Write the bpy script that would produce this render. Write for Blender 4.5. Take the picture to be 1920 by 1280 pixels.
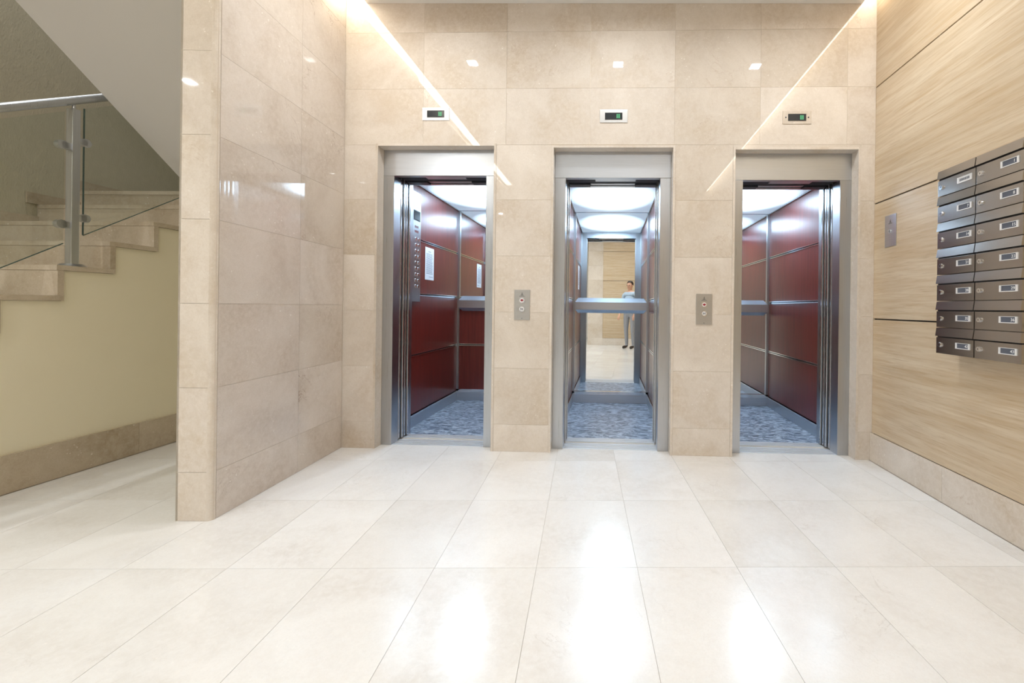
import bpy, bmesh, math, random
from mathutils import Vector, Matrix

# ------------------------------------------------------------------ reset
for o in list(bpy.data.objects):
    bpy.data.objects.remove(o, do_unlink=True)
scene = bpy.context.scene
C = scene.collection
PI = math.pi
random.seed(7)

# ------------------------------------------------------------------ camera
F_PX, PX, PY, EYE = 812.0, 1115.0, 576.0, 1.04        # focal length and principal point in 1920x1280 pixels
ROLL, YAW = 0.012, math.atan(28 / 812.0)
cam = bpy.data.cameras.new('camera')
cam.sensor_fit = 'HORIZONTAL'; cam.sensor_width = 36.0
cam.lens = 36.0 * F_PX / 1920.0
cam.shift_x = (960 - PX) / 1920.0
cam.shift_y = (PY - 640) / 1920.0
cam.clip_start = 0.02
camo = bpy.data.objects.new('camera', cam); C.objects.link(camo)
fx = Vector((math.cos(YAW), math.sin(YAW), 0)); fy = Vector((-math.sin(YAW), math.cos(YAW), 0)); fz = Vector((0, 0, 1))
rr = math.cos(ROLL) * fx + math.sin(ROLL) * fz
uu = -math.sin(ROLL) * fx + math.cos(ROLL) * fz
bb = -fy
camo.matrix_world = Matrix(((rr.x, uu.x, bb.x, 0), (rr.y, uu.y, bb.y, 0), (rr.z, uu.z, bb.z, EYE), (0, 0, 0, 1)))
scene.camera = camo

# ------------------------------------------------------------------ world and exposure
w = bpy.data.worlds.new('world'); scene.world = w; w.use_nodes = True
w.node_tree.nodes['Background'].inputs[0].default_value = (0.9, 0.95, 1.0, 1)
w.node_tree.nodes['Background'].inputs[1].default_value = 0.1
scene.view_settings.view_transform = 'Standard'
scene.view_settings.look = 'None'
scene.view_settings.exposure = 0.08
scene.view_settings.gamma = 1.0
scene.view_settings.use_curve_mapping = False

DOWNLIGHT_W = 10.6      # watts of each recessed downlight
LED_STRENGTH = 13.0     # warm cove strips
CAB_STRENGTH = 18.0     # luminous cab ceilings

# ------------------------------------------------------------------ materials
def srgb(r, g, b):
    f = lambda c: (c / 255 / 12.92) if c / 255 <= 0.04045 else ((c / 255 + 0.055) / 1.055) ** 2.4
    return (f(r), f(g), f(b), 1)

class NT:
    def __init__(s, name):
        s.m = bpy.data.materials.new(name); s.m.use_nodes = True
        s.t = s.m.node_tree; s.b = s.t.nodes['Principled BSDF']
    def n(s, typ, **kw):
        nd = s.t.nodes.new(typ)
        for k, v in kw.items():
            if k.startswith('i_'):
                key = k[2:]
                nd.inputs[int(key) if key.isdigit() else key.replace('_', ' ')].default_value = v
            else: setattr(nd, k, v)
        return nd
    def l(s, a, b): s.t.links.new(a, b)
    def coord(s, scale=(1, 1, 1), rand=True):
        tc = s.n('ShaderNodeTexCoord'); mp = s.n('ShaderNodeMapping'); mp.inputs['Scale'].default_value = scale
        if rand:
            oi = s.n('ShaderNodeObjectInfo'); mu = s.n('ShaderNodeMath', operation='MULTIPLY'); mu.inputs[1].default_value = 57.0
            s.l(oi.outputs['Random'], mu.inputs[0])
            cb = s.n('ShaderNodeCombineXYZ')
            for i in range(3): s.l(mu.outputs[0], cb.inputs[i])
            ad = s.n('ShaderNodeVectorMath', operation='ADD')
            s.l(tc.outputs['Object'], ad.inputs[0]); s.l(cb.outputs[0], ad.inputs[1]); s.l(ad.outputs[0], mp.inputs[0])
        else: s.l(tc.outputs['Object'], mp.inputs[0])
        return mp.outputs[0]
    def noise(s, vec, scale, detail=4, rough=.55, dist=0):
        nd = s.n('ShaderNodeTexNoise'); nd.inputs['Scale'].default_value = scale; nd.inputs['Detail'].default_value = detail
        nd.inputs['Roughness'].default_value = rough; nd.inputs['Distortion'].default_value = dist
        s.l(vec, nd.inputs['Vector']); return nd.outputs['Fac']
    def ramp(s, fac, stops):
        r = s.n('ShaderNodeValToRGB'); e = r.color_ramp.elements
        while len(e) > 1: e.remove(e[-1])
        e[0].position, e[0].color = stops[0][0], stops[0][1]
        for p, c in stops[1:]:
            x = e.new(p); x.color = c
        s.l(fac, r.inputs[0]); return r.outputs[0]
    def mix(s, fac, a, b, typ='MIX'):
        m = s.n('ShaderNodeMix', data_type='RGBA', blend_type=typ)
        for v, k in ((fac, 0), (a, 6), (b, 7)):
            if hasattr(v, 'links'): s.l(v, m.inputs[k])
            else: m.inputs[k].default_value = v
        return m.outputs[2]
    def math(s, op, a, b=None):
        m = s.n('ShaderNodeMath', operation=op)
        for i, v in enumerate((a, b)):
            if v is None: continue
            if hasattr(v, 'links'): s.l(v, m.inputs[i])
            else: m.inputs[i].default_value = v
        return m.outputs[0]
    def set(s, **kw):
        for k, v in kw.items():
            i = s.b.inputs[k.replace('_', ' ')]
            if hasattr(v, 'links'): s.l(v, i)
            else: i.default_value = v
        return s
    def bump(s, h, strength, dist=.01):
        b = s.n('ShaderNodeBump'); b.inputs['Strength'].default_value = strength; b.inputs['Distance'].default_value = dist
        s.l(h, b.inputs['Height']); s.l(b.outputs[0], s.b.inputs['Normal'])

BW = ((0, 0, 0, 1), (1, 1, 1, 1))
def marble(name, light, mid, dark, vein, rough, var=.12, scale=1.0, flecks=.75, veins=.3, grey=None):
    k = NT(name); v = k.coord((scale, scale, scale))
    n1 = k.noise(v, 2.2, 8, .6, .6)
    base = k.ramp(n1, [(.30, dark), (.5, mid), (.68, light)])
    n2 = k.noise(v, 34, 9, .72, .4)                             # fine mottled grain
    base = k.mix(k.ramp(n2, [(.40, (.0, .0, .0, 1)), (.62, (.55, .55, .55, 1))]), base, light)
    n4 = k.noise(v, 130, 4, .7)
    base = k.mix(k.ramp(n4, [(.45, (0, 0, 0, 1)), (.68, (.30, .30, .30, 1))]), base, dark)
    ns = k.noise(v, 1.1, 5, .6, 1.0)                            # a few broad tan clouds
    base = k.mix(k.ramp(ns, [(.60, (0, 0, 0, 1)), (.74, (.45, .45, .45, 1))]), base, dark)
    # per-slab tone
    oi = k.n('ShaderNodeObjectInfo')
    tone = k.ramp(oi.outputs['Random'], [(0, (1 - var, 1 - var * 1.12, 1 - var * 1.35, 1)), (.45, (1, 1, 1, 1)), (1, (1.0 - var * .35, 1.0 - var * .35, 1.0 - var * .3, 1))])
    base = k.mix(1.0, base, tone, 'MULTIPLY')
    # thin veins
    nv = k.noise(v, 2.6, 9, .62, 1.3)
    d = k.math('ABSOLUTE', k.math('SUBTRACT', nv, .5))
    vm = k.ramp(d, [(0, BW[1]), (.006, BW[0])])
    gate = k.ramp(k.noise(v, 1.5, 3), [(.53, BW[0]), (.66, BW[1])])
    base = k.mix(k.math('MULTIPLY', k.math('MULTIPLY', vm, gate), veins), base, vein)
    # pale fossil flecks
    vo = k.n('ShaderNodeTexVoronoi'); vo.inputs['Scale'].default_value = 40
    nz = k.n('ShaderNodeTexNoise'); nz.inputs['Scale'].default_value = 60; k.l(v, nz.inputs['Vector'])
    vs = k.n('ShaderNodeVectorMath', operation='SCALE'); vs.inputs['Scale'].default_value = .02; k.l(nz.outputs['Color'], vs.inputs[0])
    va = k.n('ShaderNodeVectorMath', operation='ADD'); k.l(v, va.inputs[0]); k.l(vs.outputs[0], va.inputs[1]); k.l(va.outputs[0], vo.inputs['Vector'])
    fm = k.ramp(vo.outputs['Distance'], [(.08, BW[1]), (.2, BW[0])])
    fg = k.ramp(k.noise(v, 7, 5, .6), [(.54, BW[0]), (.66, BW[1])])
    base = k.mix(k.math('MULTIPLY', k.math('MULTIPLY', fm, fg), flecks), base, (.93, .9, .84, 1))
    k.set(Base_Color=base, Roughness=rough, IOR=1.55)
    return k.m

M = {}
M['marble_wall'] = marble('cream_marble_wall', srgb(227, 218, 207), srgb(214, 203, 190), srgb(202, 186, 165), srgb(150, 106, 62), .02, .10)
M['marble_left'] = marble('pinkish_marble_wall', srgb(222, 212, 201), srgb(210, 198, 185), srgb(194, 179, 163), srgb(120, 78, 48), .02, .10, veins=.6)
M['marble_floor'] = marble('pale_marble_floor', srgb(232, 231, 229), srgb(225, 223, 220), srgb(215, 211, 206), srgb(165, 156, 146), .19, .06, flecks=.4, veins=.3)
M['marble_stair'] = marble('stair_marble', srgb(200, 187, 167), srgb(186, 171, 149), srgb(167, 151, 127), srgb(128, 96, 60), .12, .10)

def plain(name, col, rough=.5, metal=0, **kw):
    k = NT(name); k.set(Base_Color=col, Roughness=rough, Metallic=metal, **kw); return k.m
def brushed(name, col, rough, stretch=(90, 90, 1.2), amt=.12, aniso=.0):
    k = NT(name); v = k.coord(stretch)
    n = k.noise(v, 3.0, 3, .6)
    k.set(Base_Color=k.mix(n, tuple(c * (1 - amt) for c in col[:3]) + (1,), tuple(min(1, c * (1 + amt)) for c in col[:3]) + (1,)), Metallic=1.0,
          Roughness=k.math('ADD', k.math('MULTIPLY', n, .14), rough - .07))
    if aniso: k.set(Anisotropic=aniso)
    return k.m
M['grout'] = plain('pale_grout', srgb(236, 226, 208), .8)
M['grout_left'] = plain('beige_grout', srgb(204, 190, 174), .7)
M['floor_grout'] = plain('grey_grout', srgb(196, 188, 178), .8)
M['steel'] = brushed('brushed_steel', (.52, .54, .565), .30)
M['steel_h'] = brushed('brushed_steel_horizontal', (.58, .61, .65), .32, (1.2, 90, 90))
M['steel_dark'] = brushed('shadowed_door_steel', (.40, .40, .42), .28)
M['chrome'] = plain('polished_strip', (.78, .79, .81, 1), .12, 1)
M['alu'] = plain('aluminium_sill', (.74, .76, .80, 1), .35, .45)
M['black'] = plain('black_void', (.012, .012, .014, 1), .6)
M['mech'] = plain('dark_mechanism', (.05, .055, .065, 1), .45, .6)
M['mirror'] = plain('mirror', (.90, .93, .93, 1), .0, 1)
M['white'] = plain('white_paint', srgb(236, 234, 230), .75)
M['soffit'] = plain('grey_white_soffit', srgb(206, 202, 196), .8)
M['paper'] = plain('white_paper', (.86, .87, .88, 1), .6)
M['ink'] = plain('grey_ink', (.10, .11, .14, 1), .7)
M['display'] = plain('smoked_display', (.03, .035, .04, 1), .12)
M['plate'] = brushed('satin_plate', (.50, .49, .47), .42, (2, 2, 60), .05)
M['ink_soft'] = plain('faint_engraving', (.16, .15, .14, 1), .6)
M['lacquer'] = plain('frame_white_metal', (.80, .80, .80, 1), .35, .2)

k = NT('cream_plaster'); v = k.coord((1, 1, 1), False)
k.set(Base_Color=k.mix(k.noise(v, 3, 5), srgb(226, 217, 190), srgb(231, 223, 198)), Roughness=.6); k.bump(k.noise(v, 60, 3), .05); M['cream'] = k.m
k = NT('olive_textured_plaster'); v = k.coord((1, 1, .55), False)
k.set(Base_Color=k.mix(k.noise(v, 30, 4), srgb(180, 171, 148), srgb(194, 185, 162)), Roughness=.7); k.bump(k.noise(v, 85, 4, .6), .32, .015); M['olive'] = k.m

k = NT('red_mahogany_laminate'); v = k.coord((1, 1, .035))
n1 = k.noise(v, 70, 5, .6); n2 = k.noise(v, 12, 3)
col = k.mix(n1, srgb(64, 20, 17), srgb(150, 56, 44)); col = k.mix(k.math('MULTIPLY', n2, .4), col, srgb(98, 32, 27))
k.set(Base_Color=col, Roughness=.34, IOR=1.5, Coat_Weight=.45, Coat_Roughness=.2); M['redwood'] = k.m

k = NT('pale_oak_laminate'); v = k.coord((.055, .7, 1.0))
n1 = k.noise(v, 46, 6, .62, .25); n2 = k.noise(v, 9, 4, .6, .9); n3 = k.noise(v, 140, 3, .6)
col = k.ramp(n2, [(.3, srgb(197, 177, 148)), (.52, srgb(209, 191, 164)), (.72, srgb(220, 205, 181))])
col = k.mix(k.ramp(n1, [(.42, (.0, .0, .0, 1)), (.7, (.62, .62, .62, 1))]), col, srgb(186, 156, 116))
col = k.mix(k.ramp(n3, [(.55, (0, 0, 0, 1)), (.75, (.4, .4, .4, 1))]), col, srgb(160, 130, 94))
k.set(Base_Color=col, Roughness=.34, IOR=1.45); k.bump(n3, .05, .002); M['oak'] = k.m

k = NT('marbled_blue_grey_vinyl'); v = k.coord((1, 2.3, 1), False)
n1 = k.noise(v, 11, 8, .68, 1.6); n2 = k.noise(v, 40, 4, .7, .6)
col = k.ramp(n1, [(.36, srgb(48, 60, 80)), (.47, srgb(128, 146, 170)), (.56, srgb(210, 224, 238))])
col = k.mix(k.math('MULTIPLY', n2, .35), col, srgb(76, 90, 112))
k.set(Base_Color=col, Roughness=.28); M['vinyl'] = k.m

M['mail'] = brushed('brushed_mailbox_steel', (.42, .395, .37), .24, (2, 2, 90), .08)

k = NT('clear_glass'); k.set(Base_Color=(.90, .97, .95, 1), Roughness=0.0, IOR=1.45, Transmission_Weight=1.0)
# thin pane: straight-through with a fresnel reflection (lets light pass without caustics)
tr = k.n('ShaderNodeBsdfTransparent'); tr.inputs[0].default_value = (.93, .95, .935, 1)
gl = k.n('ShaderNodeBsdfGlossy'); gl.inputs['Roughness'].default_value = 0.0
lw = k.n('ShaderNodeLayerWeight'); lw.inputs[0].default_value = .5
fres = k.math('ADD', .04, k.math('MULTIPLY', .9, k.math('POWER', lw.outputs['Facing'], 5.0)))
ms = k.n('ShaderNodeMixShader'); k.l(fres, ms.inputs[0]); k.l(tr.outputs[0], ms.inputs[1]); k.l(gl.outputs[0], ms.inputs[2])
k.l(ms.outputs[0], k.t.nodes['Material Output'].inputs[0]); k.t.nodes.remove(k.b); M['glass'] = k.m
M['glass_edge'] = plain('green_glass_edge', srgb(70, 92, 88), .15)

def emit(name, col, st):
    k = NT(name); k.set(Base_Color=(0, 0, 0, 1), Emission_Color=col, Emission_Strength=st); return k.m
M['led'] = emit('warm_led', (1.0, .91, .77, 1), LED_STRENGTH)
M['lamp'] = emit('downlight_diffuser', (1.0, .97, .93, 1), 30)
M['green'] = emit('green_digit', (.15, .8, .35, 1), .9)
M['redled'] = emit('red_arrow', (.7, .02, .05, 1), .35)
k = NT('cab_ceiling_diffuser'); tc = k.n('ShaderNodeTexCoord')
mp = k.n('ShaderNodeMapping'); mp.inputs['Scale'].default_value = (1 / .43, 1 / .58, 0); k.l(tc.outputs['Object'], mp.inputs[0])
ln = k.n('ShaderNodeVectorMath', operation='LENGTH'); k.l(mp.outputs[0], ln.inputs[0])
fall = k.ramp(ln.outputs['Value'], [(.42, (1, 1, 1, 1)), (.74, (.12, .12, .12, 1)), (1.0, (.025, .025, .025, 1))])
k.set(Base_Color=(.7, .75, .8, 1), Roughness=.3, Emission_Color=(.56, .78, 1.0, 1), Emission_Strength=k.math('MULTIPLY', fall, CAB_STRENGTH)); M['cablight'] = k.m

# ------------------------------------------------------------------ mesh helpers
def link(name, mesh, parent=None, loc=(0, 0, 0), rot=(0, 0, 0)):
    o = bpy.data.objects.new(name, mesh); C.objects.link(o)
    o.location = loc; o.rotation_euler = rot
    if parent is not None: o.parent = parent
    return o
def mesh_obj(name, bm, mat, parent=None, loc=(0, 0, 0), rot=(0, 0, 0), smooth=False):
    me = bpy.data.meshes.new(name); bmesh.ops.recalc_face_normals(bm, faces=bm.faces); bm.to_mesh(me); bm.free()
    if mat is not None: me.materials.append(M[mat] if isinstance(mat, str) else mat)
    if smooth:
        for p in me.polygons: p.use_smooth = True
    return link(name, me, parent, loc, rot)
def empty(name, loc=(0, 0, 0), rot=(0, 0, 0)):
    o = bpy.data.objects.new(name, None); C.objects.link(o); o.location = loc; o.rotation_euler = rot; o.empty_display_size = .1
    return o
def tag(o, label=None, cat=None, group=None, kind=None):
    if label: o['label'] = label
    if cat: o['category'] = cat
    if group: o['group'] = group
    if kind: o['kind'] = kind
    return o
def add_box(bm, x0, x1, y0, y1, z0, z1, bev=0):
    v = [bm.verts.new(p) for p in ((x0, y0, z0), (x1, y0, z0), (x1, y1, z0), (x0, y1, z0), (x0, y0, z1), (x1, y0, z1), (x1, y1, z1), (x0, y1, z1))]
    fs = [bm.faces.new([v[i] for i in q]) for q in ((0, 3, 2, 1), (4, 5, 6, 7), (0, 1, 5, 4), (1, 2, 6, 5), (2, 3, 7, 6), (3, 0, 4, 7))]
    if bev:
        es = list({e for f in fs for e in f.edges})
        bmesh.ops.bevel(bm, geom=es, offset=bev, segments=2, profile=.7, affect='EDGES')
def box(name, x0, x1, y0, y1, z0, z1, mat, parent=None, bev=0):
    """box mesh whose origin is its centre"""
    c = ((x0 + x1) / 2, (y0 + y1) / 2, (z0 + z1) / 2); bm = bmesh.new()
    add_box(bm, x0 - c[0], x1 - c[0], y0 - c[1], y1 - c[1], z0 - c[2], z1 - c[2], bev)
    return mesh_obj(name, bm, mat, parent, c)
def prism(name, poly, axis, a0, a1, mat, parent=None, loc=(0, 0, 0)):
    """polygon extruded along an axis: 'x' poly=(y,z), 'y' poly=(x,z), 'z' poly=(x,y)"""
    bm = bmesh.new()
    def P(p, a): return {'x': (a, p[0], p[1]), 'y': (p[0], a, p[1]), 'z': (p[0], p[1], a)}[axis]
    A = [bm.verts.new(P(p, a0)) for p in poly]; B = [bm.verts.new(P(p, a1)) for p in poly]
    bm.faces.new(A); bm.faces.new(B[::-1]); n = len(poly)
    for i in range(n): bm.faces.new((A[i], B[i], B[(i + 1) % n], A[(i + 1) % n]))
    return mesh_obj(name, bm, mat, parent, loc)
def slab(name, rect, holes, y0, y1, mat, parent=None):
    """upright slab in the local xz plane, face at y0 (towards -y), back at y1, with rectangular holes cut out; None if nothing is left"""
    x0, x1, z0, z1 = rect
    xs = sorted({x0, x1, *[min(max(h[i], x0), x1) for h in holes for i in (0, 1)]})
    zs = sorted({z0, z1, *[min(max(h[i], z0), z1) for h in holes for i in (2, 3)]})
    def solid(i, j):
        if not (0 <= i < len(xs) - 1 and 0 <= j < len(zs) - 1): return False
        cx, cz = (xs[i] + xs[i + 1]) / 2, (zs[j] + zs[j + 1]) / 2
        return not any(h[0] < cx < h[1] and h[2] < cz < h[3] for h in holes)
    ox, oy, oz = (x0 + x1) / 2, y0, (z0 + z1) / 2
    bm = bmesh.new(); V = {}
    def vv(i, j, b):
        if (i, j, b) not in V: V[i, j, b] = bm.verts.new((xs[i] - ox, (y1 if b else y0) - oy, zs[j] - oz))
        return V[i, j, b]
    cnt = 0
    for i in range(len(xs) - 1):
        for j in range(len(zs) - 1):
            if not solid(i, j): continue
            cnt += 1
            bm.faces.new((vv(i, j, 0), vv(i + 1, j, 0), vv(i + 1, j + 1, 0), vv(i, j + 1, 0)))
            bm.faces.new((vv(i, j, 1), vv(i, j + 1, 1), vv(i + 1, j + 1, 1), vv(i + 1, j, 1)))
            for (di, dj, a, b) in ((-1, 0, (i, j), (i, j + 1)), (1, 0, (i + 1, j), (i + 1, j + 1)), (0, -1, (i, j), (i + 1, j)), (0, 1, (i, j + 1), (i + 1, j + 1))):
                if not solid(i + di, j + dj): bm.faces.new((vv(*a, 0), vv(*b, 0), vv(*b, 1), vv(*a, 1)))
    if not cnt: bm.free(); return None
    return mesh_obj(name, bm, mat, parent, (ox, oy, oz))
def cyl(bm, c, r, axis, h, seg=20, r2=None):
    """cylinder from point c along +axis by h"""
    ax = Vector(axis).normalized(); q = ax.to_track_quat('Z', 'Y').to_matrix(); c = Vector(c); r2 = r if r2 is None else r2
    A = [bm.verts.new(c + q @ Vector((r * math.cos(2 * PI * i / seg), r * math.sin(2 * PI * i / seg), 0))) for i in range(seg)]
    B = [bm.verts.new(c + ax * h + q @ Vector((r2 * math.cos(2 * PI * i / seg), r2 * math.sin(2 * PI * i / seg), 0))) for i in range(seg)]
    bm.faces.new(A[::-1]); bm.faces.new(B)
    for i in range(seg): bm.faces.new((A[i], A[(i + 1) % seg], B[(i + 1) % seg], B[i]))
def cylinder(name, c, r, axis, h, mat, parent=None, seg=20, r2=None):
    bm = bmesh.new(); cyl(bm, (0, 0, 0), r, axis, h, seg, r2); return mesh_obj(name, bm, mat, parent, c)
_dg = None
def text(name, s, size, mat, parent, loc, rot, depth=.0004, align='CENTER'):
    cu = bpy.data.curves.new(name, 'FONT'); cu.body = s; cu.size = size; cu.extrude = depth; cu.align_x = align; cu.align_y = 'CENTER'; cu.resolution_u = 2
    t = bpy.data.objects.new(name, cu); C.objects.link(t)
    dg = bpy.context.evaluated_depsgraph_get()
    me = bpy.data.meshes.new_from_object(t.evaluated_get(dg))
    bpy.data.objects.remove(t); me.name = name; me.materials.clear(); me.materials.append(M[mat])
    return link(name, me, parent, loc, rot)

# ================================================================== THE SETTING
CEIL = 3.2; WALL = 3.08; TOP = 3.42
GAP = .0014
# ---- floor: bed plus individual marble tiles laid slightly askew to the lift wall
floor = box('floor', -4.5, 1.85, -5.25, 3.45, -.08, -.0025, 'floor_grout'); tag(floor, 'pale polished marble floor of the lobby', 'floor', kind='structure')
TA = math.radians(3.4); TW, TL = .403, .602; T0 = (-.315, 2.318)
ca, sa = math.cos(TA), math.sin(TA)
def clip(poly, a, b, c):          # keep a*x+b*y<=c
    out = []
    for i in range(len(poly)):
        p, q = poly[i], poly[(i + 1) % len(poly)]
        dp, dq = a * p[0] + b * p[1] - c, a * q[0] + b * q[1] - c
        if dp <= 0: out.append(p)
        if dp * dq < 0: t = dp / (dp - dq); out.append((p[0] + t * (q[0] - p[0]), p[1] + t * (q[1] - p[1])))
    return out
cache = {}
for i in range(-12, 8):
    for j in range(-14, 4):
        q = [(i * TW + GAP / 2, j * TL + GAP / 2), ((i + 1) * TW - GAP / 2, j * TL + GAP / 2), ((i + 1) * TW - GAP / 2, (j + 1) * TL - GAP / 2), (i * TW + GAP / 2, (j + 1) * TL - GAP / 2)]
        q = [(T0[0] + ca * x - sa * y, T0[1] + sa * x + ca * y) for x, y in q]
        ctr = (sum(p[0] for p in q) / 4, sum(p[1] for p in q) / 4)
        full = q
        for pl in ((1, 0, 1.815), (-1, 0, 3.215), (0, -1, 5.2), (0, 1, 3.185 if ctr[0] > -2.1 else 3.36)):
            q = clip(q, *pl)
            if len(q) < 3: break
        if len(q) < 3: continue
        area = abs(sum(q[a][0] * q[(a + 1) % len(q)][1] - q[(a + 1) % len(q)][0] * q[a][1] for a in range(len(q)))) / 2
        if area < .004: continue
        whole = q == full
        if whole and 'me' in cache: o = link('tile', cache['me'], floor, (ctr[0], ctr[1], .051))
        else:
            o = prism('tile', [(x - ctr[0], y - ctr[1]) for x, y in q], 'z', -.02, 0, 'marble_floor', floor)
            o.location = (ctr[0], ctr[1], .051)
            if whole: cache['me'] = o.data
        # the parent's origin is its centre: correct for it
        o.location = (ctr[0] - floor.location.x, ctr[1] - floor.location.y, -floor.location.z)

# ---- lift wall
DOOR_U = (-1.265, .013, 1.297); HALF = .440
DOOR_Z = (2.206, 2.192, 2.178)                 # top of the stone opening
holes = [(u - HALF, u + HALF, -1, z) for u, z in zip(DOOR_U, DOOR_Z)]
WL, WR = -1.935, 1.835
wall_back = slab('wall_back', (WL - .2, WR + .2, 0, TOP), holes, WALL + .002, WALL + .085, 'grout'); tag(wall_back, 'cream marble clad wall with three lift openings', 'wall', kind='structure')
def child_fix(o, parent):
    o.location = Vector(o.location) - Vector(parent.location); return o
rows = [0, .195, .597, .999, 1.401, 1.803, 2.196, 2.600, 3.006, TOP]
joints = [-1.359, -.757, -.156, .443, 1.041, 1.640]
def wtile(rect, hs):
    o = slab('tile', (rect[0] + GAP / 2, rect[1] - GAP / 2, rect[2] + GAP / 2, rect[3] - GAP / 2), hs, WALL, WALL + .0119, 'marble_wall', wall_back)
    if o: child_fix(o, wall_back)
for r in range(len(rows) - 1):
    z0, z1 = rows[r], rows[r + 1]
    if z1 < 2.3:
        edges = [WL, DOOR_U[0] - HALF, DOOR_U[0] + HALF, DOOR_U[1] - HALF, DOOR_U[1] + HALF, DOOR_U[2] - HALF, DOOR_U[2] + HALF, WR]
        for a, b in zip(edges[0::2], edges[1::2]): wtile((a, b, z0, z1), holes if z1 > 2.1 else [])
        if z1 > 2.1:                            # sliver over lower lintels
            for u, z in zip(DOOR_U, DOOR_Z):
                if z < z1 - .006: wtile((u - HALF, u + HALF, z, z1), [])
    else:
        xs = [WL] + joints + [WR]
        for a, b in zip(xs[:-1], xs[1:]): wtile((a, b, z0, z1), holes)
# stone linings of the openings
for u, z in zip(DOOR_U, DOOR_Z):
    for s in (-1, 1):
        o = box('reveal_slab', u + s * HALF - (.016 if s > 0 else 0), u + s * HALF + (0 if s > 0 else .016), WALL - .003, WALL + .083, 0, z, 'marble_wall', wall_back); child_fix(o, wall_back)
    o = box('reveal_slab', u - HALF + .016, u + HALF - .016, WALL - .003, WALL + .083, z - .016, z, 'marble_wall', wall_back); child_fix(o, wall_back)

# ---- left stub wall (marble on its flank, its end and the corner bead)
LA, LB = Vector((-1.884, 1.998)), Vector((-1.936, 3.08))
ldir = (LB - LA).normalized(); LLEN = (LB - LA).length; lang = math.atan2(ldir.y, ldir.x)
wall_left = empty('wall_left', (LA.x, LA.y, 0), (0, 0, lang)); tag(wall_left, 'polished pinkish beige marble stub wall beside the stairs', 'wall', kind='structure')
TH = .168
box('core', .0125, LLEN, .0018, TH - .01, 0, TOP, 'grout_left', wall_left)     # local x along the wall, face at y=0 looking to -y
lrows = [0, .232, .634, 1.036, 1.438, 1.84, 2.24, 2.64, 3.04, TOP]
LJ = .612
for r in range(len(lrows) - 1):
    for a, b in ((.026, LJ), (LJ, LLEN)):
        slab('tile', (a + GAP / 2, b - GAP / 2, lrows[r] + GAP / 2, lrows[r + 1] - GAP / 2), [], 0, .0119, 'marble_left', wall_left)
    bm = bmesh.new(); h0, h1 = lrows[r] + GAP / 2, lrows[r + 1] - GAP / 2
    add_box(bm, -.006, .006, -(TH - .024) / 2, (TH - .024) / 2, -(h1 - h0) / 2, (h1 - h0) / 2)
    mesh_obj('end_tile', bm, 'marble_wall', wall_left, (.006, .024 + (TH - .024) / 2, (h0 + h1) / 2))
bm = bmesh.new(); prof = [(.024 - .024 * math.cos(a), .024 - .024 * math.sin(a)) for a in [i * PI / 2 / 6 for i in range(7)]]
bm.free()
prism('corner_bead', prof + [(.024, .024)], 'z', 0, TOP, 'marble_wall', wall_left)
box('side_plaster', .0, LLEN, TH - .01, TH, 0, TOP, 'cream', wall_left)

# ---- right wall: oak boards with dark shadow gaps above a marble skirting
RY = WALL
wall_right = empty('wall_right', (1.835, RY, 0), (0, 0, -PI / 2)); tag(wall_right, 'pale oak panelled wall with dark horizontal grooves', 'wall', kind='structure')
RLEN = RY + 2.55
box('core', 0, RLEN, .012, .10, 0, TOP, 'black', wall_right)
pz = [.192, .982, 1.781, 2.590, TOP]
for a, b in zip(pz[:-1], pz[1:]):
    for x0, x1 in ((0, 2.44), (2.44, 4.88), (4.88, RLEN)):
        slab('panel', (x0 + (.001 if x0 else 0), x1 - .001, a + (.0045 if a > .2 else .001), b - .0045), [], 0, .0119, 'oak', wall_right)
sx = [0, .655, 1.255, 1.855, 2.455, 3.055, 3.655, 4.255, 4.855, RLEN]
baseboard_right = empty('baseboard_right', (1.835, RY, 0), (0, 0, -PI / 2)); tag(baseboard_right, 'marble skirting under the oak panelling', 'skirting', kind='structure')
for a, b in zip(sx[:-1], sx[1:]):
    slab('skirting_slab', (a + GAP / 2, b - GAP / 2, 0.0005, .190), [], -.014, .0, 'marble_wall', baseboard_right)

# ---- wall opposite the lifts (seen in the cab mirrors)
wall_front = empty('wall_front', (1.835, -2.55, 0), (0, 0, PI)); tag(wall_front, 'oak panelled wall opposite the lifts', 'wall', kind='structure')
FL = 1.835 + .19
box('core', 0, FL, .012, .10, 0, TOP, 'black', wall_front)
for a, b in zip(pz[:-1], pz[1:]):
    slab('panel', (.001, FL, a + (.0045 if a > .2 else .001), b - .0045), [], 0, .0119, 'oak', wall_front)
slab('skirting_slab', (0.015, FL, 0.0005, .19), [], -.014, .0, 'marble_wall', wall_front)
wall_corridor = empty('wall_corridor', (-.19, -2.54, 0), (0, 0, PI)); tag(wall_corridor, 'marble pier and corridor wall beside the oak wall', 'wall', kind='structure')
box('core', 0, .40, .012, 2.7, 0, TOP, 'grout', wall_corridor)
for r in range(len(rows) - 1):
    slab('tile', (.0, .412, rows[r] + GAP / 2, rows[r + 1] - GAP / 2), [], 0, .0119, 'marble_wall', wall_corridor)
wall_entrance = box('wall_entrance', -4.5, -.55, -5.35, -5.22, 0, TOP, 'white'); tag(wall_entrance, 'white wall closing the corridor behind', 'wall', kind='structure')

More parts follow.
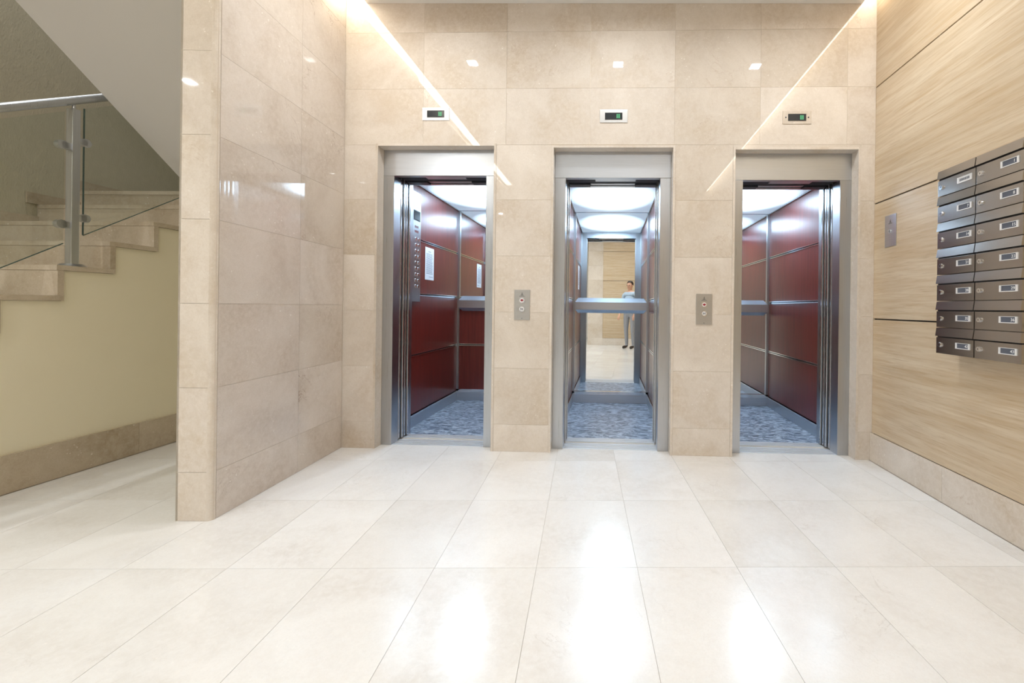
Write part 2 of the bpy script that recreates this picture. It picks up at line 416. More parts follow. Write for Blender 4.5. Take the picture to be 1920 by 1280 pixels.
# ---- ceiling: hung panel with light slots along both side walls, slab above
ceil_tilt = .0125
ceiling = empty('ceiling', (0, 0, CEIL), (0, ceil_tilt, 0)); tag(ceiling, 'white plaster ceiling with lit side slots', 'ceiling', kind='structure')
box('ceiling_board', -1.785, 1.735, -2.44, WALL - .001, 0, .035, 'white', ceiling)
box('slab', -4.5, 2.0, -5.3, 1.75, .20, .28, 'white', ceiling)
box('slab', -2.0, 2.0, 1.75, WALL + .1, .20, .28, 'white', ceiling)
box('side_board', -3.25, -1.96, -5.3, 1.72, 0, .035, 'white', ceiling)
box('side_board', -4.5, -3.25, -5.3, .70, 0, .035, 'white', ceiling)
box('side_board', -1.96, -.2, -5.3, -2.56, 0, .035, 'white', ceiling)

# ---- stair hall: plastered side wall, soffit of the upper flight, olive wall
SU = -3.24; RISE, GO = .1786, .266; Y0 = 2.42 - 6 * GO        # first riser
NST = 11
pts = [(Y0, 0)]
for i in range(NST):
    pts += [(Y0 + i * GO, (i + 1) * RISE - .03), (Y0 + (i + 1) * GO, (i + 1) * RISE - .03)]
pts = [(Y0 + .03, 0), (Y0 + .03, RISE - .031)]
for i in range(1, NST):
    pts += [(Y0 + i * GO + .03, i * RISE - .031), (Y0 + i * GO + .03, (i + 1) * RISE - .031)]
pts += [(5.3, NST * RISE - .031), (5.3, 0)]
wall_stair = prism('wall_stair', pts, 'x', SU - .12, SU, 'cream'); tag(wall_stair, 'cream plastered wall under the stair flight', 'wall', kind='structure')
baseboard_stair = empty('baseboard_stair', (SU, 3.40, 0), (0, 0, PI / 2)); tag(baseboard_stair, 'marble skirting along the cream stair wall', 'skirting', kind='structure')
for a, b in ((-2.5, -1.48), (-1.48, -.53), (-.53, 0)):
    slab('skirting_slab', (a + GAP / 2, b - GAP / 2, .0005, .208), [], -.016, -.0005, 'marble_stair', baseboard_stair)
wall_stair_left = box('wall_stair_left', -4.58, -4.46, -5.3, 5.4, 0, 5.6, 'olive'); tag(wall_stair_left, 'rough olive grey plastered stairwell wall', 'wall', kind='structure')
wall_stair_back = box('wall_stair_back', -4.46, -2.0, 5.3, 5.4, 0, 5.6, 'olive'); tag(wall_stair_back, 'plastered back wall of the stair landing', 'wall', kind='structure')
wall_under_stair = box('wall_under_stair', -3.24, -1.95, 3.40, 3.46, 0, 2.2, 'cream'); tag(wall_under_stair, 'plastered wall closing the space under the upper flight', 'wall', kind='structure')
sz = lambda y: 2.658 - (y - 2.224) * .759
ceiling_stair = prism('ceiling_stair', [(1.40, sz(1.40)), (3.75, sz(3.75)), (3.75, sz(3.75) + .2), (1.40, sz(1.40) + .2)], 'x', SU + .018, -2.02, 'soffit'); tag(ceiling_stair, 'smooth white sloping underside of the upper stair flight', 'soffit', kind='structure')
ceiling_stairwell = box('ceiling_stairwell', -4.58, -1.9, .6, 5.4, 5.6, 5.7, 'white'); tag(ceiling_stairwell, 'plaster ceiling high over the stairwell', 'ceiling', kind='structure')
wall_stair_upper = box('wall_stair_upper', -2.02, -1.98, 1.75, 5.4, TOP, 5.6, 'white'); tag(wall_stair_upper, 'white upper wall of the stairwell', 'wall', kind='structure')
wall_stair_front = box('wall_stair_front', -4.46, -2.0, .60, .68, CEIL + .04, 5.6, 'white'); tag(wall_stair_front, 'white bulkhead over the stair foot', 'wall', kind='structure')

# ================================================================== STAIRCASE
stair = empty('staircase', (-3.85, Y0, 0)); tag(stair, 'beige marble staircase rising beside the cream wall', 'staircase')
for i in range(NST):
    y = Y0 + i * GO; z = (i + 1) * RISE; y1 = y + GO if i < NST - 1 else 5.29
    o = box('riser', -4.459, SU + .016, y, y + .03, i * RISE + .0005, z - .0305, 'marble_stair', stair); child_fix(o, stair)
    o = box('tread', -4.459, SU + .016, y - .004, y1 + (.03 if i < NST - 1 else 0), z - .03, z, 'marble_stair', stair); child_fix(o, stair)
for i in range(5, NST):                       # stepped skirting against the olive wall
    y = Y0 + i * GO; z = (i + 1) * RISE; y1 = y + GO if i < NST - 1 else 5.29
    o = prism('stepped_skirting', [(y - .07, z + .0005), (y + .031 if i else y, z + .0005), (y1 - .001, z + .0005), (y1 - .001, z + .085), (y - .07, z + .085)], 'x', -4.459, -4.444, 'marble_stair', stair); child_fix(o, stair)

# balustrade
bal = empty('glass_balustrade', (SU - .03, 2.50, 7 * RISE)); tag(bal, 'glass stair balustrade with steel post and handrail', 'balustrade')
BX = SU - .045
def bchild(o): return child_fix(o, bal)
PYc = 2.533
bchild(box('post', BX - .022, BX + .022, PYc - .02, PYc + .02, 7 * RISE + .004, 2.21, 'steel', bal, .004))
bchild(cylinder('base_plate', (BX, PYc, 7 * RISE), .066, (0, 0, 1), .016, 'steel', bal, 28, .045))
slope = .60
hz = lambda y: 2.245 + (y - 2.50) * slope
bm = bmesh.new(); q = Vector((0, 1, slope)).normalized(); cyl(bm, (BX, .9, hz(.9)), .024, q, 2.15 * math.sqrt(1 + slope * slope), 20)
bchild(mesh_obj('handrail', bm, 'steel', bal, smooth=False))
bchild(cylinder('rail_bracket', (BX, PYc, 2.20), .008, (0, 0, 1), .04, 'steel', bal, 12))
gb = lambda y: 1.195 + (y - 2.19) * .645
for a, b in ((1.02, PYc - .045), (PYc + .055, 3.35)):
    bchild(prism('glass_pane', [(a, gb(a)), (b, gb(b)), (b, hz(b) - .06), (a, hz(a) - .06)], 'x', BX - .004, BX + .004, 'glass', bal))
    for p0, p1 in (((a, gb(a)), (b, gb(b))),):
        bchild(prism('glass_edge', [(p0[0], p0[1] - .004), (p1[0], p1[1] - .004), p1, p0], 'x', BX - .004, BX + .004, 'glass_edge', bal))
bchild(box('glass_edge', BX - .004, BX + .004, PYc + .051, PYc + .0549, gb(PYc + .055), hz(PYc + .055) - .06, 'glass_edge', bal))
for z, s in ((1.975, -1), (1.50, -1), (2.025, 1), (1.555, 1)):
    o = bchild(cylinder('clamp', (BX - .014, PYc + s * .058, z), .026, (1, 0, 0), .028, 'steel', bal, 20))
    bm = bmesh.new(); add_box(bm, -.014, .014, -.03, .03, -.02, .02, .003)
    mesh_obj('clamp_arm', bm, 'steel', o, (.014, -s * .022, 0))

# ================================================================== LIGHTS
def downlight(u, y, label, watts=DOWNLIGHT_W, z=None, grp='square recessed downlights'):
    zc = (CEIL - u * math.sin(ceil_tilt)) if z is None else z
    t = empty('downlight', (u, y, zc)); tag(t, label, 'downlight', grp)
    s = .040
    bm = bmesh.new()
    for (a, b, c, d) in ((-s - .01, s + .01, s, s + .01), (-s - .01, s + .01, -s - .01, -s), (-s - .01, -s, -s, s), (s, s + .01, -s, s)): add_box(bm, a, b, c, d, -.004, -.0005)
    mesh_obj('trim_ring', bm, 'white', t)
    box('diffuser', -s, s, -s, s, -.003, -.0005, 'lamp', t)
    L = bpy.data.lights.new('lamp', 'AREA'); L.shape = 'SQUARE'; L.size = .076; L.energy = watts; L.color = (.93, .965, 1.0); L.spread = math.radians(165)
    lo = bpy.data.objects.new('lamp', L); C.objects.link(lo); lo.parent = t; lo.location = (0, 0, -.008)
    return t
for (u, y), nm in zip(((-1.25, 2.33), (.05, 2.32), (1.257, 2.30)), ('left', 'middle', 'right')):
    downlight(u, y, 'square white downlight in the ceiling in front of the %s lift' % nm)
for u, nm in ((-.45, 'left'), (.33, 'middle'), (.90, 'right')):
    downlight(u, -1.05, 'square white downlight behind the viewer, %s of its row' % nm)
downlight(-4.0, -.4, 'square white downlight over the stair foot', 45)
downlight(-2.6, -.9, 'square white downlight in the passage beside the stairs', 44)
downlight(-2.6, -4.0, 'square white downlight at the corridor end')

downlight(-3.85, 2.7, 'unseen fill light added high in the stairwell to brighten the olive wall', 36, 5.599)  # added fill lamp out of view, lifts the dark olive stair wall

def led(name, x0, x1, y0, y1, label):
    o = box(name, x0, x1, y0, y1, CEIL + .06, CEIL + .075, 'led'); tag(o, label, 'light strip', 'warm ceiling slot lights'); return o
led('led_strip', -1.915, -1.80, -1.72, WALL - .03, 'warm light strip in the ceiling slot above the marble stub wall')
led('led_strip', 1.75, 1.82, -2.10, WALL - .03, 'warm light strip in the ceiling slot above the oak wall')
led('led_strip', .55, 1.70, -2.52, -2.48, 'warm light strip in the ceiling slot opposite the lifts')

# ================================================================== LIFTS
NAMES = ('left', 'middle', 'right')
FY = WALL + .083                # face of the steel frame
JH = .345                       # half clear width
CH = .41                        # half cab width
CY0, CY1 = 3.45, 4.73           # cab front and back
def entrance(i):
    u, zt = DOOR_U[i], DOOR_Z[i] - .016
    zl = zt - .19               # underside of the lintel
    t = empty('lift_entrance', (u, FY, 0)); tag(t, 'brushed steel door frame of the %s lift' % NAMES[i], 'door frame', 'steel lift entrance frames')
    H = HALF - .0165
    def B(n, x0, x1, y0, y1, z0, z1, m, p=None, bev=0): return box(n, x0, x1, y0, y1, z0, z1, m, p or t, bev)
    B('lintel', -H, H, 0, .045, zl, zt - .001, 'steel_h', None, .002)
    for s in (-1, 1):
        x = sorted((s * H, s * JH)); B('jamb', x[0], x[1], 0, .10, 0.001, zl - .001, 'steel', None, .002)
    # landing door leaves parked in their pockets: only their edges show
    for s in (-1, 1):
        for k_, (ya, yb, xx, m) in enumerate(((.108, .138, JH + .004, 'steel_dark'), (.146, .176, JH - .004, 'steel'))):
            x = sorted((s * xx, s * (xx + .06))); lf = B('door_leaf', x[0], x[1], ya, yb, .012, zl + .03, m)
            x = sorted((s * (xx - .003), s * xx)); e = box('edge_strip', x[0] , x[1], ya + .008, yb - .008, .012, zl + .03, 'chrome', t)
    # threshold: ribbed aluminium
    for k_ in range(4):
        B('sill_rib', -JH - .06, JH + .06, .008 + k_ * .036, .034 + k_ * .036, -.012, .002, 'alu')
    B('sill_channel', -JH - .06, JH + .06, .004, .15, -.022, -.0125, 'mech')
    # door gear under the lintel
    B('door_gear', -H, H, .046, .178, zl + .012, zl + .16, 'black')
    B('gear_plate', -.13, .17, .05, .10, zl + .002, zl + .0115, 'steel_h')
    B('shaft_side', -H - .01, -H, .105, .178, 0, zl + .2, 'black'); B('shaft_side', H, H + .01, .105, .178, 0, zl + .2, 'black')
    return t
def cab(i):
    u = DOOR_U[i]; zl = DOOR_Z[i] - .206
    t = empty('lift_cab', (u, CY0, 0)); D = CY1 - CY0; tag(t, ('lift cab seen at left with red wood walls and notices', 'lift cab seen in the middle with full mirror back', 'lift cab seen at right with red wood side wall and mirror')[i], 'lift cab', 'lift cabs with red wood panelling')
    zc = 2.10 - .012 * i; dz = -.012 * i
    def B(n, x0, x1, y0, y1, z0, z1, m, p=None, bev=0): return box(n, x0, x1, y0, y1, z0, z1, m, p or t, bev)
    B('cab_floor', -CH, CH, -.005, D, -.03, 0.0, 'vinyl')
    for k_ in range(3): B('sill_rib', -JH, JH, -.10 + k_ * .032, -.074 + k_ * .032, -.012, .002, 'alu')
    B('sill_channel', -JH, JH, -.105, -.004, -.022, -.0125, 'mech')
    # side walls: red panels between pairs of bright strips
    zs = [.100, .612 + dz, 1.135 + dz, 1.612 + dz, zc]
    for s in (-1, 1):
        x0, x1 = sorted((s * CH, s * (CH + .02)))
        for a, b in zip(zs[:-1], zs[1:]):
            B('wood_panel', x0, x1, .085, D, a + .012, b - (.012 if b < zc else 0), 'redwood')
        xa, xb = sorted((s * (CH - .005), s * (CH + .01)))
        for z in zs[1:-1]:
            B('trim_strip', xa, xb, .085, D - .03, z + .004, z + .012, 'chrome'); B('trim_strip', xa, xb, .085, D - .03, z - .012, z - .004, 'chrome')
            B('trim_groove', x0, x1, .085, D, z - .004, z + .004, 'black')
        xk = sorted((s * (CH - .008), s * (CH + .02)))
        B('kick_plate', xk[0], xk[1], .0, D, 0.001, .094, 'steel_h'); B('trim_strip', xk[0], xk[1], .0, D, .094, .104, 'chrome')
        x = sorted((s * (CH - .004), s * (CH + .02))); B('front_post', x[0], x[1], 0.012, .084, .104, zc, 'steel')
        x = sorted((s * (CH - .022), s * CH)); B('corner_post', x[0], x[1], D - .022, D - .001, .104, zc, 'steel')
        x = sorted((s * (JH - .006), s * (CH + .02))); B('front_return', x[0], x[1], -.03, .012, 0.001, zc, 'steel')
        for k_, (ya, yb, xx) in enumerate(((-.098, -.07, JH - .002), (-.064, -.036, JH - .010))):
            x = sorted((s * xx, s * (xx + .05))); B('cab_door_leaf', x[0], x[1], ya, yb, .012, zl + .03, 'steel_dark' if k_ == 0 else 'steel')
            x = sorted((s * (xx - .002), s * xx)); B('edge_strip', x[0], x[1], ya + .006, yb - .006, .012, zl + .03, 'chrome')
    for s in (-1, 1):
        x = sorted((s * (CH + .021), s * (CH + .03))); B('shaft_side', x[0], x[1], -.10, D, 0, zc + .1, 'black')
    # header over the cab door
    B('header', -JH + .006, JH - .006, -.03, .012, zl + .012, zc, 'steel_h')
    B('door_operator', -JH - .05, JH + .05, -.105, -.031, zl + .03, zl + .22, 'black')
    for s in (-1, 1):
        x = sorted((s * .175, s * (JH - .01))); B('operator_box', x[0], x[1], -.10, -.034, zl + .002, zl + .029, 'mech')
    B('operator_rail', -.17, .17, -.095, -.06, zl + .012, zl + .029, 'steel_h')
    # back wall
    zr0, zr1 = .985 + dz * .5, 1.148 + dz * .5
    if i == 0:
        B('mirror', -CH + .022, CH - .022, D - .004, D + .006, zr1 - .02, zc, 'mirror')
        for a, b in ((.100, .612), (.612, zr0 + .02)): B('wood_panel', -CH, CH, D - .004, D + .012, a + .01, b - .01, 'redwood')
        for z in (.612 + .008, .612 - .008): B('trim_strip', -CH, CH, D - .010, D - .0045, z - .004, z + .004, 'chrome')
        B('trim_groove', -CH, CH, D - .001, D + .012, .602, .622, 'black')
    else:
        B('mirror', -CH + .022, CH - .022, D - .004, D + .006, .120, zc, 'mirror')
    B('back_board', -CH - .02, CH + .02, D + .013, D + .03, 0, zc, 'black')
    B('kick_plate', -CH, CH, D - .016, D, 0.001, .092, 'steel_h'); B('trim_strip', -CH, CH, D - .022, D - .0045, .092, .125, 'chrome')
    # mitred tray rail across the mirror
    prof = [(D - .005, zr0), (D - .05, zr0 + .034), (D - .05, zr1 - .046), (D - .005, zr1)]
    bm = bmesh.new(); A = []; Bv = []
    for (y, z) in prof:
        ins = 0 if y < D - .02 else .03
        A.append(bm.verts.new((-CH + .023 + ins, y, z))); Bv.append(bm.verts.new((CH - .023 - ins, y, z)))
    bm.faces.new(A); bm.faces.new(Bv[::-1])
    for a in range(4): bm.faces.new((A[a], Bv[a], Bv[(a + 1) % 4], A[(a + 1) % 4]))
    mesh_obj('rail', bm, 'steel_h', t)
    # luminous ceiling with a dark shadow frame
    fr_ = .014
    B('ceiling_frame', -CH, -CH + fr_, .012, D, zc - .022, zc, 'steel'); B('ceiling_frame', CH - fr_, CH, .012, D, zc - .022, zc, 'steel')
    B('ceiling_frame', -CH + fr_, CH - fr_, D - .014, D - .0045, zc - .014, zc, 'steel_dark')
    B('ceiling_light', -CH + fr_, CH - fr_, .0125, D - .014, zc - .012, zc + .01, 'cablight')
    B('cab_roof', -CH - .03, CH + .03, -.02, D + .03, zc + .011, zc + .03, 'black')
    return t
for i in range(3): entrance(i)
cabs = [cab(i) for i in range(3)]

# ---- control panel in the left cab (part of that cab)
c0 = cabs[0]
xw = -CH + .0005
cp = box('control_panel', xw, xw + .028, .105, .258, 1.07, 2.0, 'steel', c0, .003)
def cpc(o): o.location = Vector(o.location) - Vector(cp.location); return o
cpc(box('display', xw + .0285, xw + .0305, .125, .235, 1.765, 1.835, 'display', cp))
cpc(box('display_bezel', xw + .0282, xw + .0288, .118, .242, 1.757, 1.843, 'black', cp))
cpc(box('light_plate', xw + .0282, xw + .030, .118, .245, 1.87, 1.955, 'lacquer', cp))
for r in range(9):
    for c_ in range(2):
        o = cylinder('button', (xw + .028, .165 + c_ * .05, 1.60 - r * .05), .014, (1, 0, 0), .004, 'chrome', cp, 14); cpc(o)
for r in range(2): cpc(box('engraved_mark', xw + .0282, xw + .0286, .14, .21, 1.655 + r * .04, 1.675 + r * .04, 'chrome', cp))
# ---- notices
def notice(x, y0, y1, z0, z1, label, face=1):
    t = empty('notice', (x, (y0 + y1) / 2, z0)); tag(t, label, 'notice')
    w_, h_ = y1 - y0, z1 - z0
    box('sheet', 0, .0012 * face, -w_ / 2, w_ / 2, 0, h_, 'paper', t)
    bm = bmesh.new(); rnd = random.Random(3); z = h_ * .80
    e0, e1 = sorted((.00125 * face, .0016 * face))
    add_box(bm, e0, e1, -w_ * .15, w_ * .15, h_ * .865, h_ * .88)
    while z > h_ * .16:
        l_ = w_ * rnd.uniform(.28, .38); add_box(bm, e0, e1, -w_ * .38, l_, z, z + h_ * .011); z -= h_ * .036
    add_box(bm, e0, e1, -w_ * .05, w_ * .4, h_ * .09, h_ * .10)
    mesh_obj('printed_lines', bm, 'ink', t)
notice(DOOR_U[0] - CH + .0008, 3.865, 4.058, 1.275, 1.572, 'white printed notice on the red side wall of the left lift')
notice(DOOR_U[1] - CH + .0008, 3.865, 4.058, 1.265, 1.562, 'white printed notice on the side wall of the middle lift')

# ---- floor indicators above the doors
for i, (u, z) in enumerate(((-1.268, 2.418), (.013, 2.398), (1.295, 2.385))):
    t = empty('floor_indicator', (u, WALL, z)); tag(t, 'steel floor indicator plate with small screen above the %s lift' % NAMES[i], 'indicator', 'floor indicators above the lifts')
    box('plate', -.0985, .0985, -.004, -.0003, -.046, .046, ('lacquer', 'plate', 'marble_wall')[i], t, .0012)
    box('screen', -.060, .060, -.006, -.0042, -.021, .021, 'display', t)
    bm = bmesh.new()
    for (a, b, c_, d) in ((-.062, .062, .021, .024), (-.062, .062, -.024, -.021), (-.062, -.06, -.021, .021), (.06, .062, -.021, .021)): add_box(bm, a, b, -.0065, -.0041, c_, d)
    mesh_obj('screen_frame', bm, 'black', t)
    bm = bmesh.new()
    for c_ in range(3):
        for r in range(4): add_box(bm, .020 + c_ * .009, .026 + c_ * .009, -.0064, -.0061, -.015 + r * .0078, -.0098 + r * .0078)
    mesh_obj('digit', bm, 'green', t)
    if i == 2:
        for s in (-1, 1): cylinder('screw', (s * .078, -.004, 0), .005, (0, -1, 0), .0015, 'mech', t, 10)

# ---- call stations between the doors
def emblem(parent, x, z, s, y, mat='ink_soft'):
    bm = bmesh.new()
    for k_ in range(3):
        h = s * (.16 + .0 * k_); zz = z + s * (.42 - k_ * .3); w_ = s * (.18 + .17 * k_)
        a = [bm.verts.new(p) for p in ((x - w_, y, zz - h), (x + w_, y, zz - h), (x, y, zz + h * .8))]; b = [bm.verts.new(p) for p in ((x - w_, y + .0004, zz - h), (x + w_, y + .0004, zz - h), (x, y + .0004, zz + h * .8))]
        bm.faces.new(a); bm.faces.new(b[::-1])
        for q_ in range(3): bm.faces.new((a[q_], b[q_], b[(q_ + 1) % 3], a[(q_ + 1) % 3]))
    for k_ in range(6): add_box(bm, x + s * (-.72 + k_ * .25), x + s * (-.72 + k_ * .25 + .17), y, y + .0004, z - s * .62, z - s * .44)
    mesh_obj('emblem', bm, mat, parent)
for (u, z, nm) in ((-.626, 1.052, 'left'), (.665, 1.036, 'right')):
    t = empty('call_station', (u, WALL, z)); tag(t, 'steel lift call plate with two round buttons on the %s marble pier' % nm, 'call button', 'lift call stations')
    box('plate', -.056, .056, -.005, -.0003, -.108, .108, 'plate', t, .001)
    emblem(t, 0, .075, .026, -.0056)
    for z_, red in ((.032, True), (-.030, False)):
        b_ = cylinder('button', (0, -.0052, z_), .021, (0, -1, 0), .004, 'chrome', t, 24)
        cylinder('button_face', (0, -.0041, 0), .0155, (0, -1, 0), .002, 'lacquer', b_, 24)
        bm = bmesh.new()
        if red:
            v_ = [bm.verts.new(p) for p in ((-.013, 0, .001), (0, 0, .009), (.013, 0, .001), (0, 0, -.009))]; bm.faces.new(v_)
            r_ = bmesh.ops.extrude_face_region(bm, geom=bm.faces[:]); bmesh.ops.translate(bm, vec=(0, -.0008, 0), verts=[e for e in r_['geom'] if isinstance(e, bmesh.types.BMVert)])
            mesh_obj('arrow', bm, 'redled', b_, (0, -.0063, 0))
        else:
            for a in (-.006, .006): add_box(bm, a - .0018, a + .0018, -.0008, 0, -.008, .008)
            add_box(bm, -.0085, .0085, -.0008, 0, -.0015, .0015)
            mesh_obj('pictogram', bm, 'ink', b_, (0, -.0063, 0))
    cylinder('screw', (0, -.005, -.097), .0028, (0, -1, 0), .001, 'mech', t, 10)

# ---- key switch plate on the oak wall (local x runs along the wall towards the viewer)
t = empty('key_switch_plate', (1.835, 2.90, 1.565), (0, 0, -PI / 2)); tag(t, 'narrow steel key switch plate on the oak wall beside the mailboxes', 'switch plate')
box('plate', -.056, .056, -.005, -.0003, -.104, .104, 'steel_h', t, .001)
emblem(t, 0, .06, .024, -.0056)
kk = cylinder('key_barrel', (0, -.005, -.004), .013, (0, -1, 0), .006, 'chrome', t, 20)
box('key_slot', -.0015, .0015, -.0068, -.0061, -.007, .007, 'black', kk)

# ================================================================== MAILBOXES (each one a box of its own)
MX = 1.715; PIT = .1357; ZB = .822
cols = ((2.335, 2.098), (2.097, 1.860))
nums = (('', '7', '14', '21', '28', '35', '42'), ('1', '8', '15', '22', '29', '36', '43'))
ORD = ('top', 'second', 'third', 'fourth', 'fifth', 'sixth', 'bottom')
for c_, (ya, yb) in enumerate(cols):
    for r in range(7):
        W_ = ya - yb - .0018; z0 = ZB + (6 - r) * PIT
        t = empty('mailbox', (1.8345, (ya + yb) / 2, z0), (0, 0, -PI / 2))
        tag(t, ('brushed steel mailbox %s, %s row of the column nearer the lifts' % ('numbered ' + nums[0][r] if nums[0][r] else 'with a text card', ORD[r])) if c_ == 0 else 'brushed steel mailbox numbered %s, %s row of the column at the picture edge' % (nums[1][r], ORD[r]), 'mailbox', 'wall mailboxes in two columns')
        d = -(1.8345 - MX)                      # face, towards the room
        box('body', -W_ / 2, W_ / 2, d + .012, -.001, .001, PIT - .001, 'mail', t)
        dr = box('door', -W_ / 2 + .001, W_ / 2 - .001, d, d + .0115, .0015, .0835, 'mail', t, .0008)
        # letter flap: stands a little proud, leaning out over the slot
        bm = bmesh.new(); h0, h1 = .0905, PIT - .0025
        A = []; Bv = []
        for (y, z) in ((d - .006, h0), (d + .0, h1), (d + .0115, h1), (d + .0115, h0)):
            A.append(bm.verts.new((-W_ / 2 + .001, y, z))); Bv.append(bm.verts.new((W_ / 2 - .001, y, z)))
        bm.faces.new(A); bm.faces.new(Bv[::-1])
        for a in range(4): bm.faces.new((A[a], Bv[a], Bv[(a + 1) % 4], A[(a + 1) % 4]))
        mesh_obj('letter_flap', bm, 'mail', t)
        box('slot', -W_ / 2 + .001, W_ / 2 - .001, d + .006, d + .0118, .084, .0905, 'black', t)
        def dc(o): o.location = Vector(o.location) - Vector(dr.location); return o
        lk = dc(cylinder('lock', (-W_ / 2 + .028, d - .0002, .046), .0125, (0, -1, 0), .007, 'chrome', dr, 20, .011))
        box('keyhole', -.001, .001, -.0076, -.0071, -.004, .004, 'black', lk)
        nx = W_ / 2 - .062
        fm = bmesh.new()
        for (a, b, e, f_) in ((-.043, -.034, -.0145, .0145), (.034, .043, -.0145, .0145), (-.034, .034, -.0145, -.011), (-.034, .034, .0125, .0145)): add_box(fm, a, b, -.004, -.0002, e, f_)
        nf = mesh_obj('name_frame', fm, 'lacquer', dr, (nx, d, .050)); dc(nf)
        box('name_card', -.034, .034, -.0015, -.0003, -.011, .0125, 'ink' if (c_, r) != (0, 0) else 'lacquer', nf)
        if nums[c_][r]: text('number', nums[c_][r], .019, 'paper', nf, (.021, -.0019, 0), (PI / 2, 0, 0))
        else:
            bm = bmesh.new(); rnd = random.Random(11); x = -.030
            while x < .028:
                l_ = rnd.uniform(.003, .006); add_box(bm, x, x + l_, -.0019, -.0015, -.006, .006); x += l_ + .002
            mesh_obj('printed_text', bm, 'ink', nf)

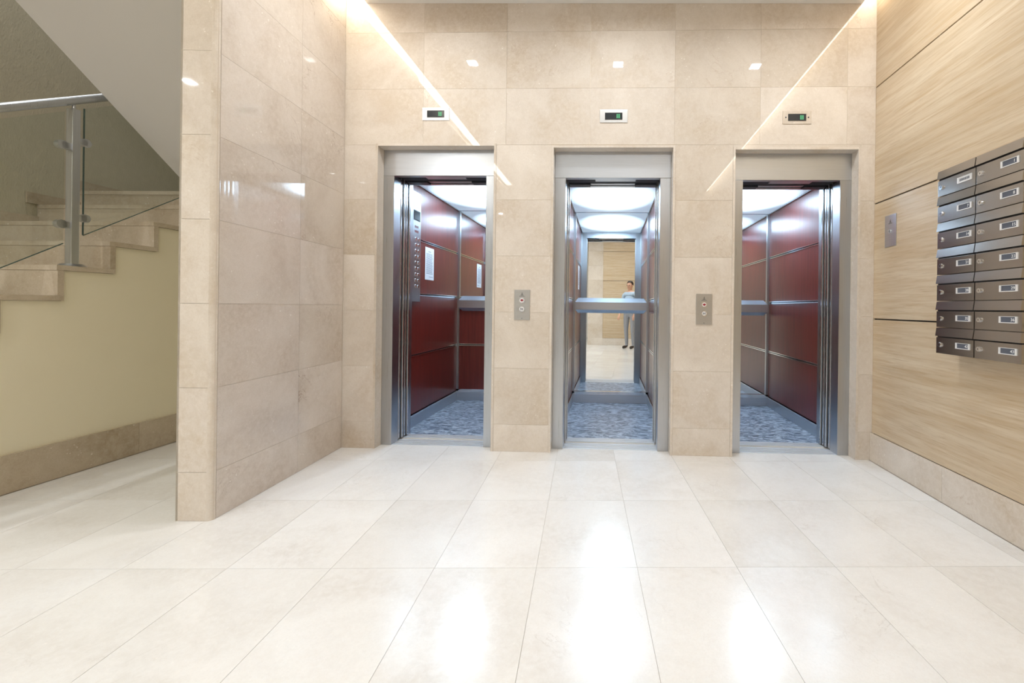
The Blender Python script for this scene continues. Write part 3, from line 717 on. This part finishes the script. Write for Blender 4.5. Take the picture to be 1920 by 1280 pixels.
# ================================================================== PERSON (stands behind the viewpoint; shows in the middle cab's mirror)
def person(loc, rotz):
    t = empty('person', loc, (0, 0, rotz)); tag(t, 'dark-haired person in light blue shirt and grey trousers reflected in the middle lift mirror', 'person')
    V, E_, R_ = [], [], []
    def chain(start, pts):
        prev = start
        for (x, y, z, a, b) in pts:
            V.append((x, y, z)); R_.append((a, b)); i_ = len(V) - 1
            if prev is not None: E_.append((prev, i_))
            prev = i_
        return prev
    pel = chain(None, [(0, 0, .94, .15, .11)])
    ch = chain(pel, [(0, .005, 1.06, .135, .10), (0, .0, 1.20, .145, .105), (0, -.005, 1.34, .16, .11), (0, -.005, 1.41, .10, .075)])
    chain(ch, [(0, .0, 1.47, .052, .055), (0, .012, 1.525, .055, .06), (0, .02, 1.585, .076, .09), (0, .015, 1.65, .074, .088), (0, .01, 1.69, .05, .06)])
    for s_ in (-1, 1):
        ank = chain(pel, [(s_ * .095, 0, .86, .095, .095), (s_ * .10, .01, .68, .078, .08), (s_ * .10, .02, .49, .058, .06), (s_ * .10, .0, .34, .054, .056), (s_ * .10, -.02, .10, .04, .042), (s_ * .10, -.01, .05, .04, .045)])
        chain(ank, [(s_ * .105, .07, .04, .042, .035), (s_ * .11, .15, .03, .038, .026)])
        wr = chain(ch, [(s_ * .12, -.005, 1.395, .07, .065), (s_ * .19, -.005, 1.36, .06, .058), (s_ * .215, -.015, 1.24, .048, .05), (s_ * .235, -.02, 1.09, .040, .042), (s_ * .235, .06, .96, .036, .036), (s_ * .23, .13, .87, .026, .024)])
        palm = chain(wr, [(s_ * .226, .158, .825, .03, .018)])
        for k_, (dx, ln_) in enumerate(((-.027, .060), (-.009, .070), (.009, .066), (.027, .052))):
            chain(palm, [(s_ * (.226 + dx), .180, .785, .0095, .0095), (s_ * (.226 + dx * 1.1), .192, .785 - ln_ * .55, .0085, .0085), (s_ * (.226 + dx * 1.1), .186, .785 - ln_, .0075, .0075)])
        chain(wr, [(s_ * .200, .165, .845, .012, .012), (s_ * .186, .188, .815, .0095, .0095), (s_ * .184, .198, .79, .008, .008)])
    me = bpy.data.meshes.new('body'); me.from_pydata(V, E_, [])
    o = bpy.data.objects.new('body', me); C.objects.link(o)
    sk = o.modifiers.new('skin', 'SKIN'); sk.use_smooth_shade = True
    for i_, rr_ in enumerate(R_):
        me.skin_vertices[0].data[i_].radius = rr_
        me.skin_vertices[0].data[i_].use_root = (i_ == 0)
    ss = o.modifiers.new('smooth', 'SUBSURF'); ss.levels = 2; ss.render_levels = 2
    dg = bpy.context.evaluated_depsgraph_get(); m2 = bpy.data.meshes.new_from_object(o.evaluated_get(dg)); bpy.data.objects.remove(o)
    m2.name = 'body'; m2.materials.clear()
    for mn in ('skin', 'shirt', 'trouser', 'shoe'): m2.materials.append(M[mn])
    for p in m2.polygons:
        x, y, z = p.center; p.use_smooth = True
        if z < .075: p.material_index = 3
        elif z > 1.445: p.material_index = 0
        elif z > .97 or abs(x) < .17 and z > .93: p.material_index = 1 if (abs(x) < .2 or z > 1.12) else 0
        elif abs(x) > .17 and z > .68: p.material_index = 0
        else: p.material_index = 2
    b_ = link('body', m2, t)
    # hair cap, eyes, nose, mouth, ears
    bm = bmesh.new(); bmesh.ops.create_uvsphere(bm, u_segments=20, v_segments=14, radius=1)
    for v_ in list(bm.verts):
        if v_.co.z < -.45 or (v_.co.y > .35 and v_.co.z < .35): bm.verts.remove(v_)
    for v_ in bm.verts: v_.co = Vector((v_.co.x * .083, v_.co.y * .100 - .0, v_.co.z * .090 + 1.645))
    mesh_obj('hair', bm, 'hair', t, smooth=True)
    for s_ in (-1, 1):
        bm = bmesh.new(); bmesh.ops.create_uvsphere(bm, u_segments=10, v_segments=8, radius=.010); mesh_obj('eye', bm, 'eye', t, (s_ * .03, .098, 1.61), smooth=True)
        bm = bmesh.new(); bmesh.ops.create_uvsphere(bm, u_segments=10, v_segments=8, radius=1)
        for v_ in bm.verts: v_.co = Vector((v_.co.x * .009, v_.co.y * .018, v_.co.z * .03))
        mesh_obj('ear', bm, 'skin', t, (s_ * .077, .01, 1.595), smooth=True)
    bm = bmesh.new(); cyl(bm, (0, 0, 0), .013, (0, -.25, 1), .045, 10, .006); mesh_obj('nose', bm, 'skin', t, (0, .112, 1.57), smooth=True)
    box('mouth', -.02, .02, .093, .102, 1.543, 1.551, 'lip', t, .003)
    return t
M['skin'] = plain('skin', srgb(205, 160, 135), .5); M['shirt'] = plain('light_blue_cotton', srgb(176, 196, 216), .8); M['trouser'] = plain('grey_cotton', srgb(150, 152, 158), .85)
M['shoe'] = plain('shoe_leather', srgb(60, 52, 46), .5); M['hair'] = plain('dark_hair', srgb(52, 42, 36), .6); M['eye'] = plain('eye', srgb(40, 34, 30), .2); M['lip'] = plain('lip', srgb(176, 110, 100), .5)
person((.52, -1.65, .0), math.radians(35))
